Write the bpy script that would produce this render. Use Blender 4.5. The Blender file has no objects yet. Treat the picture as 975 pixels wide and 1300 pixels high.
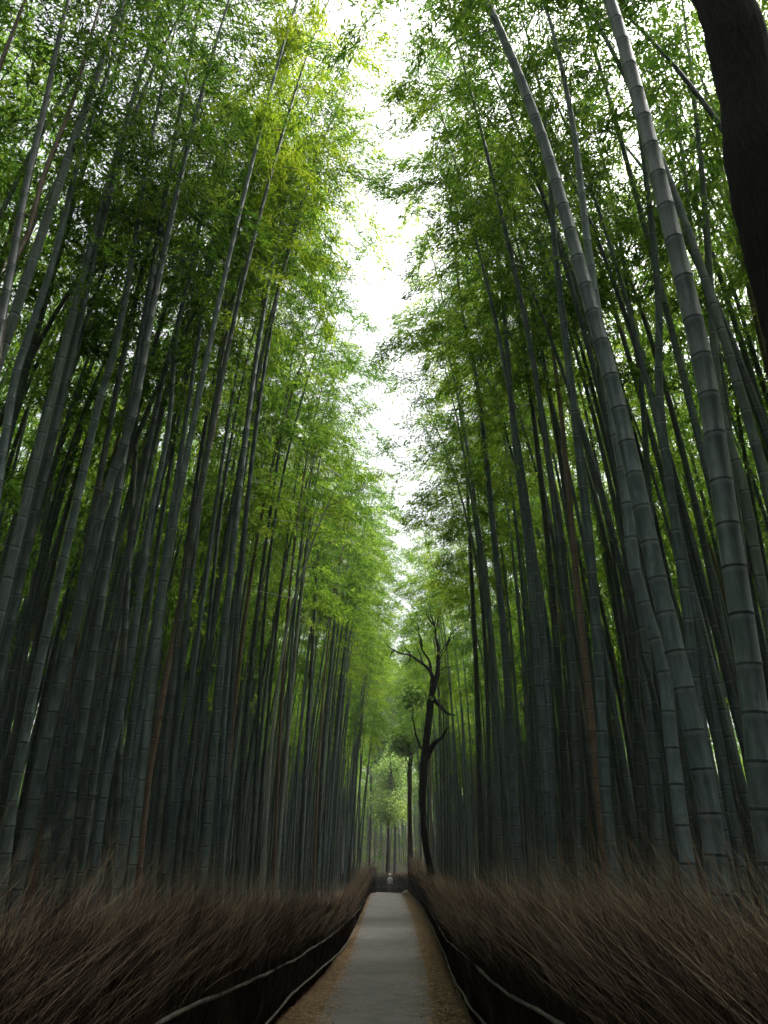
import bpy, math, random
import numpy as np
from mathutils import Vector
random.seed(7)
RNG = np.random.default_rng(7)
SC = bpy.context.scene
COL = SC.collection
R = math.radians

# ------------------------------------------------------------------ camera
FPX = 950.0
PITCH = R(24.4); YAW = R(0.5)
CAM = np.array([0.0, 0.0, 2.6])
FWD = np.array([-math.sin(YAW)*math.cos(PITCH), math.cos(YAW)*math.cos(PITCH), math.sin(PITCH)])
RGT = np.array([math.cos(YAW), math.sin(YAW), 0.0])
UP = np.cross(RGT, FWD)
cam_d = bpy.data.cameras.new('camera')
cam_d.sensor_fit = 'VERTICAL'; cam_d.sensor_height = 24.0; cam_d.sensor_width = 24.0
cam_d.lens = 24.0*FPX/1300.0
cam_d.clip_start = 0.05; cam_d.clip_end = 2000
cam = bpy.data.objects.new('camera', cam_d); COL.objects.link(cam)
cam.location = CAM; cam.rotation_euler = (math.pi/2+PITCH, 0, YAW)
SC.camera = cam

def ray(px, py):
    return FWD + RGT*((px-487.5)/FPX) + UP*((650.0-py)/FPX)
def on_plane(px, py, Y):
    d = ray(px, py); return CAM + d*(Y/d[1])
def project(p):
    q = np.asarray(p, float)-CAM
    z = q@FWD
    return 487.5+FPX*(q@RGT)/z, 650-FPX*(q@UP)/z, z

# ------------------------------------------------------------------ terrain
def smooth(a, b, x):
    t = np.clip((np.asarray(x, float)-a)/(b-a), 0, 1); return t*t*(3-2*t)
def zg(x, y):
    x = np.asarray(x, float); y = np.asarray(y, float)
    z = np.interp(y, [-20, 0, 6, 12, 18, 25, 55, 60, 83, 100, 400], [1.0, .9, .82, .55, .25, 0, 0, -.12, -1.25, -1.3, -1.3])
    side = smooth(10, 55, np.abs(x))*8.0 + smooth(2.6, 5, np.abs(x))*0.15
    far = smooth(104, 150, y)*8.0
    back = smooth(14, 60, -y)*8.0
    return z + np.maximum(np.maximum(side, far), back)
def ray_ground(px, py):
    d = ray(px, py); t = 1.0
    while t < 200:
        p = CAM+d*t
        if p[2] < zg(p[0], p[1]): return p
        t += 0.02
    return CAM+d*t

# ------------------------------------------------------------------ helpers
def link(o, parent=None):
    COL.objects.link(o)
    if parent is not None: o.parent = parent
    return o
def mesh_np(name, V, F, mats=(), smooth_shade=False, attrs=None, mat_idx=None):
    """V (n,3), F (m,k) one face size"""
    V = np.asarray(V, np.float32); F = np.asarray(F, np.int32)
    me = bpy.data.meshes.new(name)
    me.vertices.add(len(V)); me.vertices.foreach_set('co', V.ravel())
    k = F.shape[1]
    me.loops.add(F.size); me.loops.foreach_set('vertex_index', F.ravel())
    me.polygons.add(len(F)); me.polygons.foreach_set('loop_start', np.arange(0, F.size, k, dtype=np.int32))
    for m in mats: me.materials.append(m)
    if mat_idx is not None: me.polygons.foreach_set('material_index', np.asarray(mat_idx, np.int32))
    me.update(calc_edges=True)
    me.polygons.foreach_set('use_smooth', np.full(len(F), bool(smooth_shade)))
    for an, av in (attrs or {}).items():
        a = me.attributes.new(an, 'FLOAT', 'POINT'); a.data.foreach_set('value', np.asarray(av, np.float32))
    return me
def obj(name, me, parent=None):
    return link(bpy.data.objects.new(name, me), parent)
def thing(name, loc, label, cat, group=None):
    o = bpy.data.objects.new(name, None); o.location = [float(v) for v in loc]
    o.empty_display_size = .2
    COL.objects.link(o); o['label'] = label; o['category'] = cat
    if group: o['group'] = group
    return o
def frames(P):
    P = np.asarray(P, float)
    T = np.gradient(P, axis=0); T /= np.linalg.norm(T, axis=1)[:, None]+1e-9
    ref = np.array([1., 0, 0]) if abs(T[0][0]) < .8 else np.array([0, 1., 0])
    N = np.zeros_like(P); B = np.zeros_like(P)
    n = ref
    for i in range(len(P)):
        n = n-T[i]*(n@T[i]); n /= np.linalg.norm(n)+1e-9
        N[i] = n; B[i] = np.cross(T[i], n)
    return T, N, B
def tube(P, rad, sides=8, jitter=0):
    P = np.asarray(P, float); n = len(P)
    T, N, B = frames(P)
    a = np.linspace(0, 2*math.pi, sides, endpoint=False)
    rad = np.broadcast_to(np.asarray(rad, float), (n,))
    rr = rad[:, None]*np.ones(sides)[None]
    if jitter: rr = rr*(1+RNG.normal(0, jitter, rr.shape))
    V = P[:, None, :]+rr[..., None]*(np.cos(a)[None, :, None]*N[:, None, :]+np.sin(a)[None, :, None]*B[:, None, :])
    i = np.arange(n-1)[:, None]*sides; j = np.arange(sides)[None]; k = (np.arange(sides)+1)[None] % sides
    F = np.stack([i+j, i+k, i+sides+k, i+sides+j], -1).reshape(-1, 4)
    return V.reshape(-1, 3), F
class Acc:
    def __init__(s): s.V = []; s.F = []; s.n = 0; s.A = []
    def add(s, V, F, a=0.0):
        s.V.append(V); s.F.append(np.asarray(F)+s.n); s.n += len(V)
        s.A.append(np.broadcast_to(np.asarray(a, float), (len(V),)))
    def mesh(s, name, mats, smooth_shade=False, attr=None):
        V = np.concatenate(s.V); F = np.concatenate(s.F)
        return mesh_np(name, V, F, mats, smooth_shade, {attr: np.concatenate(s.A)} if attr else None)
def catmull(P, n):
    P = np.asarray(P, float)
    if len(P) < 3:
        t = np.linspace(0, 1, n)[:, None]; return P[0]*(1-t)+P[-1]*t
    Q = np.vstack([2*P[0]-P[1], P, 2*P[-1]-P[-2]])
    L = np.concatenate([[0], np.cumsum(np.linalg.norm(np.diff(P, axis=0), axis=1))])
    u = np.linspace(0, L[-1], n); out = []
    for x in u:
        i = min(np.searchsorted(L, x, side='right')-1, len(P)-2)
        t = (x-L[i])/(L[i+1]-L[i])
        p0, p1, p2, p3 = Q[i], Q[i+1], Q[i+2], Q[i+3]
        out.append(.5*((2*p1)+(-p0+p2)*t+(2*p0-5*p1+4*p2-p3)*t*t+(-p0+3*p1-3*p2+p3)*t**3))
    return np.array(out)

# ------------------------------------------------------------------ materials
def newmat(name):
    m = bpy.data.materials.new(name); m.use_nodes = True
    nt = m.node_tree; nt.nodes.clear()
    out = nt.nodes.new('ShaderNodeOutputMaterial')
    return m, nt, out
def N(nt, t, **kw):
    n = nt.nodes.new(t)
    for k, v in kw.items():
        if k.startswith('i_'): n.inputs[k[2:].replace('_', ' ')].default_value = v
        else: setattr(n, k, v)
    return n
def ramp(nt, fac, stops):
    r = nt.nodes.new('ShaderNodeValToRGB'); e = r.color_ramp.elements
    while len(e) < len(stops): e.new(.5)
    for i, (p, c) in enumerate(stops):
        e[i].position = p; e[i].color = (*c, 1)
    nt.links.new(fac, r.inputs[0]); return r.outputs[0]
def mixc(nt, fac, a, b, blend='MIX'):
    m = nt.nodes.new('ShaderNodeMix'); m.data_type = 'RGBA'; m.blend_type = blend
    for s, v in ((m.inputs[0], fac), (m.inputs[6], a), (m.inputs[7], b)):
        if hasattr(v, 'is_linked') or isinstance(v, bpy.types.NodeSocket): nt.links.new(v, s)
        elif isinstance(v, (int, float)): s.default_value = v
        else: s.default_value = (*v, 1)
    return m.outputs[2]
def noise(nt, scale, detail=3, coord='Object', mscale=None, rough=.55):
    tc = nt.nodes.new('ShaderNodeTexCoord')
    n = nt.nodes.new('ShaderNodeTexNoise'); n.inputs['Scale'].default_value = scale
    n.inputs['Detail'].default_value = detail; n.inputs['Roughness'].default_value = rough
    src = tc.outputs[coord]
    if coord == 'World':
        pass
    if mscale:
        mp = nt.nodes.new('ShaderNodeMapping'); mp.inputs['Scale'].default_value = mscale
        nt.links.new(src, mp.inputs[0]); src = mp.outputs[0]
    nt.links.new(src, n.inputs['Vector']); return n.outputs['Fac']
def wnoise(nt, scale, detail=2):
    g = nt.nodes.new('ShaderNodeNewGeometry')
    n = nt.nodes.new('ShaderNodeTexNoise'); n.inputs['Scale'].default_value = scale
    n.inputs['Detail'].default_value = detail
    nt.links.new(g.outputs['Position'], n.inputs['Vector']); return n.outputs['Fac']
def math_n(nt, op, a, b):
    m = nt.nodes.new('ShaderNodeMath'); m.operation = op
    for s, v in ((m.inputs[0], a), (m.inputs[1], b)):
        if isinstance(v, bpy.types.NodeSocket): nt.links.new(v, s)
        else: s.default_value = v
    return m.outputs[0]

def culm_mat(name, base, base2, ring=(.018, .02, .018), bloom=(.23, .27, .25)):
    m, nt, out = newmat(name)
    oi = nt.nodes.new('ShaderNodeObjectInfo')
    n1 = noise(nt, 3.0, 4, mscale=(6, 6, .6)); n2 = wnoise(nt, .9, 3)
    n3 = noise(nt, 30, 3, mscale=(1, 1, .35))
    c = mixc(nt, oi.outputs['Random'], base, base2)
    r2 = math_n(nt, 'FRACT', math_n(nt, 'MULTIPLY', oi.outputs['Random'], 17.3), 0)
    c = mixc(nt, ramp(nt, r2, [(.62, (0, 0, 0)), (.9, (.55, .55, .55))]), c, (base2[0]*.95, base2[1]*.85, base2[2]*.5))
    c = mixc(nt, math_n(nt, 'MULTIPLY', n2, .5), c, tuple(v*.45 for v in base))
    c = mixc(nt, ramp(nt, n1, [(.45, (0, 0, 0)), (.75, (.55, .55, .55))]), c, bloom)
    c = mixc(nt, ramp(nt, n3, [(.52, (0, 0, 0)), (.72, (.45, .45, .45))]), c, tuple(v*.35 for v in base))
    at = nt.nodes.new('ShaderNodeAttribute'); at.attribute_name = 'ring'
    # ring: 1 = dark node line, 0.5 = pale waxy bloom just below it
    blo = ramp(nt, at.outputs['Fac'], [(0, (0, 0, 0)), (.5, (.65, .65, .65)), (.62, (0, 0, 0))])
    drk = ramp(nt, at.outputs['Fac'], [(.55, (0, 0, 0)), (.8, (.8, .8, .8))])
    drk = mixc(nt, ramp(nt, n2, [(.35, (0, 0, 0)), (.6, (.65, .65, .65))]), drk, (.1, .1, .1))
    c = mixc(nt, blo, c, bloom); c = mixc(nt, drk, c, ring)
    b = nt.nodes.new('ShaderNodeBsdfPrincipled'); nt.links.new(c, b.inputs['Base Color'])
    b.inputs['Roughness'].default_value = .42
    b.inputs['Specular IOR Level'].default_value = .35
    nt.links.new(b.outputs[0], out.inputs[0]); return m
M = {}
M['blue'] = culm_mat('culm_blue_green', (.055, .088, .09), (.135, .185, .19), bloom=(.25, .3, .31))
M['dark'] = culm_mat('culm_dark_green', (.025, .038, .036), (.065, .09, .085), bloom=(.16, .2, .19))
M['brown'] = culm_mat('culm_dead_brown', (.17, .105, .07), (.21, .14, .10), bloom=(.26, .2, .16))
M['pale'] = culm_mat('culm_bleached', (.34, .36, .33), (.42, .43, .40), ring=(.12, .12, .1), bloom=(.5, .5, .47))

def leaf_mat(name, cols, trans, tw=.5, wscale=.35):
    m, nt, out = newmat(name)
    at = nt.nodes.new('ShaderNodeAttribute'); at.attribute_name = 'tone'
    w = wnoise(nt, wscale, 2)
    oi = nt.nodes.new('ShaderNodeObjectInfo')
    f = math_n(nt, 'ADD', math_n(nt, 'MULTIPLY', at.outputs['Fac'], .5), math_n(nt, 'MULTIPLY', w, .45))
    f = math_n(nt, 'ADD', f, math_n(nt, 'MULTIPLY', math_n(nt, 'SUBTRACT', oi.outputs['Random'], .5), .25))
    c = ramp(nt, f, [(.25, cols[0]), (.48, cols[1]), (.72, cols[2])])
    t = ramp(nt, f, [(.25, trans[0]), (.5, trans[1]), (.8, trans[2])])
    d = nt.nodes.new('ShaderNodeBsdfDiffuse'); nt.links.new(c, d.inputs[0])
    tr = nt.nodes.new('ShaderNodeBsdfTranslucent'); nt.links.new(t, tr.inputs[0])
    mx = nt.nodes.new('ShaderNodeMixShader'); mx.inputs[0].default_value = tw
    nt.links.new(d.outputs[0], mx.inputs[1]); nt.links.new(tr.outputs[0], mx.inputs[2])
    nt.links.new(mx.outputs[0], out.inputs[0]); return m
M['leaf'] = leaf_mat('bamboo_leaf', [(.03, .065, .012), (.055, .115, .016), (.12, .18, .02)],
                     [(.09, .21, .02), (.21, .40, .035), (.62, .78, .07)], .66)
M['leaf_backlit_tint'] = leaf_mat('bamboo_leaf_backlit_tint', [(.05, .10, .012), (.10, .16, .016), (.19, .23, .02)],
                     [(.20, .38, .02), (.48, .68, .03), (.80, .88, .08)], .7)  # same leaf, brighter and yellower: backlight at the sky gap painted into the colour
M['leaf_far'] = leaf_mat('broad_leaf', [(.06, .11, .03), (.11, .18, .05), (.2, .24, .06)],
                     [(.18, .36, .08), (.4, .6, .14), (.62, .72, .2)], .6)

def simple(name, c1, c2, scale, rough=.9, detail=5, mscale=None, bump=0, world=False, spec=.2):
    m, nt, out = newmat(name)
    f = wnoise(nt, scale, detail) if world else noise(nt, scale, detail, mscale=mscale)
    c = ramp(nt, f, [(.3, c1), (.7, c2)])
    b = nt.nodes.new('ShaderNodeBsdfPrincipled'); nt.links.new(c, b.inputs['Base Color'])
    b.inputs['Roughness'].default_value = rough; b.inputs['Specular IOR Level'].default_value = spec
    if bump:
        bp = nt.nodes.new('ShaderNodeBump'); bp.inputs['Strength'].default_value = bump
        bp.inputs['Distance'].default_value = .03
        nt.links.new(f, bp.inputs['Height']); nt.links.new(bp.outputs[0], b.inputs['Normal'])
    nt.links.new(b.outputs[0], out.inputs[0]); return m
M['soil'] = simple('forest_floor', (.02, .014, .008), (.07, .05, .028), 6, world=True, bump=.5)
M['bark'] = simple('dark_bark', (.004, .0035, .003), (.026, .02, .016), 7, mscale=(5, 5, .9), bump=1.0, detail=8)
M['bark_black'] = simple('black_bark', (.002, .002, .002), (.014, .011, .009), 7, mscale=(5, 5, .9), bump=1.0, detail=8)
M['bark_brown'] = simple('brown_bark', (.06, .035, .022), (.13, .08, .05), 4, mscale=(4, 4, .8), bump=.8)
M['rail'] = simple('weathered_pole', (.07, .062, .05), (.23, .21, .18), 9, mscale=(1, 1, 1), bump=.5, rough=.7)
M['core'] = simple('brushwood_core', (.010, .006, .004), (.03, .018, .012), 14, mscale=(3, 3, .4), bump=.8)
M['stone'] = simple('pale_stone', (.25, .22, .17), (.42, .38, .3), 9, bump=.5)

def path_mat():
    m, nt, out = newmat('worn_concrete')
    a = wnoise(nt, .55, 4); b_ = wnoise(nt, 45, 3); c_ = wnoise(nt, 4, 5)
    c = ramp(nt, a, [(.3, (.12, .11, .105)), (.7, (.165, .153, .144))])
    c = mixc(nt, ramp(nt, c_, [(.5, (0, 0, 0)), (.75, (.5, .5, .5))]), c, (.055, .05, .046))
    c = mixc(nt, ramp(nt, b_, [(.45, (0, 0, 0)), (.7, (.4, .4, .4))]), c, (.155, .148, .142))
    d_ = wnoise(nt, 1.7, 6)
    c = mixc(nt, ramp(nt, d_, [(.50, (0, 0, 0)), (.64, (.4, .4, .4))]), c, (.07, .064, .058))
    g_ = nt.nodes.new('ShaderNodeNewGeometry'); vo = nt.nodes.new('ShaderNodeTexVoronoi'); vo.feature = 'DISTANCE_TO_EDGE'; vo.inputs['Scale'].default_value = .55
    nt.links.new(g_.outputs['Position'], vo.inputs['Vector'])
    c = mixc(nt, ramp(nt, vo.outputs['Distance'], [(.0, (.16, .16, .16)), (.006, (0, 0, 0))]), c, (.03, .028, .026))
    sx_ = nt.nodes.new('ShaderNodeSeparateXYZ'); nt.links.new(g_.outputs['Position'], sx_.inputs[0])
    jm = math_n(nt, 'FRACT', math_n(nt, 'DIVIDE', sx_.outputs[1], 4.6), 0)
    c = mixc(nt, ramp(nt, jm, [(0, (.25, .25, .25)), (.006, (0, 0, 0))]), c, (.05, .047, .043))
    b = nt.nodes.new('ShaderNodeBsdfPrincipled'); nt.links.new(c, b.inputs['Base Color'])
    b.inputs['Roughness'].default_value = .85
    bp = nt.nodes.new('ShaderNodeBump'); bp.inputs['Strength'].default_value = .25; bp.inputs['Distance'].default_value = .01
    nt.links.new(b_, bp.inputs['Height']); nt.links.new(bp.outputs[0], b.inputs['Normal'])
    nt.links.new(b.outputs[0], out.inputs[0]); return m
M['path'] = path_mat()
def attr_mat(name, stops, attr='tone', rough=.9, trans=0):
    m, nt, out = newmat(name)
    at = nt.nodes.new('ShaderNodeAttribute'); at.attribute_name = attr
    w = wnoise(nt, 1.3, 3)
    f = math_n(nt, 'ADD', math_n(nt, 'MULTIPLY', at.outputs['Fac'], .75), math_n(nt, 'MULTIPLY', math_n(nt, 'SUBTRACT', w, .25), .5))
    c = ramp(nt, f, stops)
    d = nt.nodes.new('ShaderNodeBsdfDiffuse'); nt.links.new(c, d.inputs[0])
    nt.links.new(d.outputs[0], out.inputs[0]); return m
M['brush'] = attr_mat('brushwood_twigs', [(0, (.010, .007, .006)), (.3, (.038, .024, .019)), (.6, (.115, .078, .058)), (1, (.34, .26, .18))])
M['litter'] = attr_mat('fallen_leaves', [(0, (.08, .045, .02)), (.45, (.25, .165, .09)), (1, (.50, .38, .23))])
M['verge'] = simple('leafy_verge', (.07, .043, .022), (.21, .135, .068), 7, world=True, bump=.4)

# ------------------------------------------------------------------ ground, verge and path
ys = np.unique(np.concatenate([np.arange(-60, -12, 4), np.arange(-12, 90, .5), np.arange(90, 160, 4), np.geomspace(160, 900, 14)]))
xs = np.unique(np.concatenate([-np.geomspace(60, 700, 12), np.arange(-60, -6, 3), np.arange(-6, 6.01, .5), np.arange(9, 60.1, 3), np.geomspace(60, 700, 12)]))
X, Y = np.meshgrid(xs, ys, indexing='xy')
Z = zg(X, Y)
Z = Z + np.where(np.abs(X) > 3.4, RNG.normal(0, .05, Z.shape), 0)
nx, ny = len(xs), len(ys)
i, j = np.meshgrid(np.arange(nx-1), np.arange(ny-1), indexing='xy')
b = (j*nx+i).ravel()
g = obj('ground', mesh_np('ground', np.stack([X, Y, Z], -1).reshape(-1, 3), np.stack([b, b+1, b+nx+1, b+nx], -1), [M['soil']], True))
g['kind'] = 'structure'

# fence foot lines and paving edges traced on the ground
fl_px = [(345, 1300), (380, 1268), (420, 1222), (443, 1188), (455, 1165), (465, 1141)]
fr_px = [(607, 1300), (578, 1242), (555, 1184), (538, 1152), (523, 1136)]
pl_px = [(400, 1300), (438, 1225), (458, 1170), (470, 1136)]
pr_px = [(553, 1300), (540, 1225), (525, 1170), (512, 1136)]
def foot(pxs, first, last):
    P = [ray_ground(*p)[:2] for p in pxs]
    P = [np.array([first[0], first[1]])]+P+[np.array(q) for q in last]
    return np.array(P)
FL = foot(fl_px, (-1.95, -6), [(-1.35, 70), (-2.1, 76), (-5, 79.5), (-11, 81.5)])
FR = foot(fr_px, (1.75, -6), [(1.75, 72), (1.7, 80), (1.2, 86), (-3, 87.8), (-9, 88)])
PL = foot(pl_px, (-1.25, -6), [(-.95, 70)]); PR = foot(pr_px, (1.05, -6), [(1.28, 72)])
def xat(P, y): return np.interp(y, P[:, 1], P[:, 0])
def strip(name, XL, XR, yy, dz, mat, nseg=10, edge=0):
    V = []
    for y in yy:
        a, b = XL(y), XR(y)
        if edge:
            a += edge*math.sin(y*7.3)*.5+edge*math.sin(y*2.9+1)+random.gauss(0, edge*.4); b += edge*math.sin(y*6.1+2)*.5+edge*math.sin(y*3.3)+random.gauss(0, edge*.4)
        for k in range(nseg+1):
            x = a+(b-a)*k/nseg; V.append((x, y, float(zg(min(max(x, -2.59), 2.59), y))+dz))
    F = []
    n1 = nseg+1
    for r_ in range(len(yy)-1):
        for k in range(nseg):
            q = r_*n1+k; F.append((q, q+1, q+n1+1, q+n1))
    return mesh_np(name, V, F, [mat], True)
yy = np.arange(-8, 79.6, .5)
o = obj('verge', strip('verge', lambda y: xat(FL, y)-.35, lambda y: xat(FR, y)+.35, yy, .006, M['verge'])); o['kind'] = 'structure'
yy2 = np.arange(-8, 79.6, .25)
o = obj('path', strip('path', lambda y: xat(PL, y), lambda y: xat(PR, y), yy, .014, M['path'], edge=.022)); o['kind'] = 'structure'
# path turning away to the left behind the fence
yv = [(-.9, 79.5), (1.25, 79.5), (1.0, 84.5), (-1.6, 81.6), (-2, 87), (-6, 83), (-6, 87.3), (-12, 84), (-12, 87.5)]
o = obj('path_bend', mesh_np('path_bend', [(x, y, float(zg(x, y))+.03) for x, y in yv], [(0, 1, 2, 3), (3, 2, 4, 5), (5, 4, 6, 7), (7, 6, 8, 8)][:3], [M['path']])); o['kind'] = 'structure'

# fallen leaves on both verges, a few blown onto the paving
def scatter_leaves(n, name, label):
    V = []; F = []; T = []
    k = 0
    while k < n:
        y = 5+60*random.random()**1.7
        side = random.choice((-1, 1))
        fx, px_ = (xat(FL, y), xat(PL, y)) if side < 0 else (xat(FR, y), xat(PR, y))
        t = random.random()
        if random.random() < .2: t = 1+random.expovariate(4)*(1 if random.random() < .88 else 8)
        x = fx+(px_-fx)*t
        if not (xat(FL, y) < x < xat(FR, y)): continue
        z = float(zg(x, y))+.018+random.random()*.012
        a = random.random()*6.28; L = random.uniform(.03, .06); W = L*.22
        c, s = math.cos(a), math.sin(a)
        tl = random.uniform(-.3, .3)*L
        q = len(V)
        V += [(x-c*L, y-s*L, z), (x-s*W, y+c*W, z+.004), (x+c*L, y+s*L, z+abs(tl)), (x+s*W, y-c*W, z+.003)]
        F.append((q, q+1, q+2, q+3)); T += [random.random()]*4; k += 1
    o = obj(name, mesh_np(name, V, F, [M['litter']], attrs={'tone': T})); o['kind'] = 'stuff'
    o['label'] = label; o['category'] = 'leaf litter'
scatter_leaves(34000, 'fallen_leaves', 'tan fallen bamboo leaves lying along both edges of the path')

# ------------------------------------------------------------------ brushwood fences
def resample(P, step):
    P = np.asarray(P, float)
    L = np.concatenate([[0], np.cumsum(np.linalg.norm(np.diff(P, axis=0), axis=1))])
    u = np.arange(0, L[-1], step)
    return np.stack([np.interp(u, L, P[:, k]) for k in range(P.shape[1])], 1)
def fence(P, side, label, ntw, hfun, wisp, rails, name='brushwood_fence'):
    C = resample(P, .25)
    t = thing(name, (C[0][0], C[0][1], float(zg(*C[0]))), label, 'fence')
    off = np.array(t.location)
    T = np.gradient(C, axis=0); T /= np.linalg.norm(T, axis=1)[:, None]
    Nn = np.stack([-T[:, 1], T[:, 0]], 1)*side      # pointing away from the path
    # packed core of bundled brush
    prof = [(0, 0), (-.05, .35), (-.02, .8), (.08, 1.0), (.3, 1.03), (.52, .95), (.6, .5), (.6, 0)]
    V = []
    H = np.array([hfun(c[1]) for c in C])
    for i_, c in enumerate(C):
        zz = float(zg(c[0], c[1]))-.03
        for (a, h) in prof:
            jit = random.gauss(0, .025) if h > 0 else 0
            p = c+Nn[i_]*(a+jit)
            V.append((p[0], p[1], zz+h*H[i_]*.86+(random.gauss(0, .03) if h > .9 else 0)))
    n = len(prof); F = []
    for i_ in range(len(C)-1):
        for k in range(n-1):
            q = i_*n+k; F.append((q, q+1, q+n+1, q+n))
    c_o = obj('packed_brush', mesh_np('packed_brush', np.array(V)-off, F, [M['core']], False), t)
    # loose twigs: face layer, crest layer and long wisps
    d = np.hypot(C[:, 0], C[:, 1]); w = 1/np.clip(d, 6, 60)**1.15; w[C[:, 1] < 2.5] *= .15; w /= w.sum()
    idx = RNG.choice(len(C), ntw, p=w)
    base = C[idx]+T[idx]*RNG.uniform(-.15, .15, (ntw, 1)); Tn = T[idx]; Nk = Nn[idx]; h = H[idx]
    fwdsign = np.where(Tn[:, 1:2] >= 0, 1, 1)
    kind = RNG.random(ntw)
    s0 = np.where(kind < .45, RNG.uniform(-.07, .02, ntw), RNG.uniform(-.05, .6, ntw))
    z0 = np.where(kind < .45, RNG.uniform(0, .85, ntw), RNG.uniform(.6, .95, ntw))*h
    L = np.where(kind < .45, RNG.uniform(.25, .6, ntw), RNG.uniform(.18, .45, ntw))
    wi = kind > 1-wisp
    L = np.where(wi, RNG.uniform(.45, 1.0, ntw)+np.where(RNG.random(ntw) < .08, .5, 0), L)
    fw = RNG.normal(.36, .42, ntw); fw = np.where(kind < .45, fw*.4, fw); fw = np.where(wi, RNG.normal(.75, .35, ntw), fw)
    ot = np.where(kind < .45, RNG.normal(-.05, .05, ntw), RNG.normal(-.12, .32, ntw))
    cl = np.sin(base[:, 1]*5.1+s0*9)+np.sin(base[:, 1]*2.3+1.7+z0*3)+np.sin(base[:, 1]*11.7+z0*6)
    fw = fw+.10*cl+np.where(RNG.random(ntw) < .12, RNG.normal(-.3, .5, ntw), 0); ot = ot+.07*np.sin(base[:, 1]*3.7+z0*5)
    L = L*(1+.12*cl)
    D = Tn*fw[:, None]*fwdsign+Nk*ot[:, None]
    D3 = np.concatenate([D, np.ones((ntw, 1))*RNG.uniform(.55, 1.1, (ntw, 1))], 1); D3 /= np.linalg.norm(D3, axis=1)[:, None]
    B0 = np.concatenate([base+Nk*s0[:, None], np.zeros((ntw, 1))], 1)
    B0[:, 2] = zg(B0[:, 0], B0[:, 1])+z0
    bend = np.concatenate([Tn*RNG.normal(.12, .12, (ntw, 1)), RNG.normal(-.06, .05, (ntw, 1))], 1)
    P1 = B0+D3*(L*.5)[:, None]; P2 = B0+D3*L[:, None]+bend*L[:, None]
    wdt = np.where(wi, RNG.uniform(.001, .0024, ntw), RNG.uniform(.001, .0034, ntw))*np.clip(d[idx]/8, 1, 3)
    ax = np.cross(D3, RNG.normal(0, 1, (ntw, 3))); ax /= np.linalg.norm(ax, axis=1)[:, None]; ax *= wdt[:, None]
    V = np.stack([B0-ax, B0+ax, P1+ax*.8, P1-ax*.8, P2+ax*.25, P2-ax*.25], 1).reshape(-1, 3)-off
    q = np.arange(ntw)[:, None]*6
    F = np.concatenate([q+np.array([[0, 1, 2, 3]]), q+np.array([[3, 2, 4, 5]])])
    tone = np.clip(np.where(wi, RNG.normal(.75, .22, ntw), np.where(kind < .45, RNG.normal(.05, .14, ntw)+.3*(z0/h), RNG.normal(.66, .27, ntw))), 0, 1)  # shade painted into the tone: face twigs darkened, most at the fence foot
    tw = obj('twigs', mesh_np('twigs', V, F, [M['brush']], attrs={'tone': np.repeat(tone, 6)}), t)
    tw['kind'] = 'stuff'
    for nm, pts in rails:
        Pw = catmull(pts, max(12, len(pts)*14))
        Pw = Pw+np.cumsum(RNG.normal(0, .0055, Pw.shape), axis=0)*np.array([.6, 0, 1])
        V, F = tube(Pw-off, np.interp(Pw[:, 1], [4, 20], [.0175, .014])*(1+.14*np.sin(np.arange(len(Pw))*.9)+.35*(RNG.random(len(Pw)) > .9)), 8, .07)
        obj(nm, mesh_np(nm, V, F, [M['rail']], True), t)
    return t
def rail_from_px(pxs, P, inset, extra_first=None, extra_last=None, min_h=.12):
    out = []
    for (px, py) in pxs:
        d = ray(px, py)
        best = None
        for yv_ in np.arange(2.5, 75, .05):
            p = CAM+d*(yv_/d[1]); e = abs(p[0]-(xat(P, yv_)+inset))
            if best is None or e < best[0]: best = (e, p)
        p = best[1]; p[0] = xat(P, p[1])+inset
        p[2] = max(p[2], float(zg(p[0], p[1]))+min_h)
        out.append(p)
    if extra_first is not None:
        q = out[0].copy(); dy = q[1]-extra_first; q = np.array([xat(P, extra_first)+inset, extra_first, out[0][2]+(zg(0, extra_first)-zg(0, out[0][1]))]); out.insert(0, q)
    return out
lr_up = rail_from_px([(195, 1300), (300, 1250), (365, 1221), (395, 1203), (441, 1168), (458, 1147)], FL, .12, 2.2)
lr_lo = rail_from_px([(340, 1297), (370, 1262), (395, 1240), (429, 1209), (445, 1188), (456, 1166), (466, 1140)], FL, .13, 3)
rr_up = rail_from_px([(724, 1297), (650, 1258), (623, 1238), (585, 1205), (564.6, 1186), (552, 1165), (540, 1146), (530, 1128), (523, 1114)], FR, -.12, 2.2, min_h=.3)
rr_lo = rail_from_px([(614, 1297), (590, 1262), (574, 1235), (564.6, 1206), (553, 1180), (540, 1158), (528, 1139)], FR, -.13, 3)
hL = lambda y: float(np.interp(y, [0, 9, 14, 20, 30, 45, 60, 75, 90], [1.2, 1.16, 1.08, .92, .85, 1.02, 1.5, 2.0, 2.0]))
hR = lambda y: float(np.interp(y, [0, 8, 14, 22, 35, 50, 65, 80, 90], [1.22, 1.15, 1.12, 1.18, 1.3, 1.6, 2.2, 2.4, 1.9]))
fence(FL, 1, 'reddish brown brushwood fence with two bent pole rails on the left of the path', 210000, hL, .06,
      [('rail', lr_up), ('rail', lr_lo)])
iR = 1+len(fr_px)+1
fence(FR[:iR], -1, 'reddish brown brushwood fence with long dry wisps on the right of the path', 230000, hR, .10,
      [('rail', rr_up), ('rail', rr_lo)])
e_y = 86.2
cross = np.array([(1.9, 73.5), (1.95, 82), (1.4, 86), (-1.5, 87.5), (-5, 88), (-12, 88.5)])
cr_rail = [np.array([x, y-.15, float(zg(x, y))+.55]) for x, y in [(1.2, 86), (-1.5, 87.4), (-5, 87.9), (-11, 88.3)]]
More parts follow.
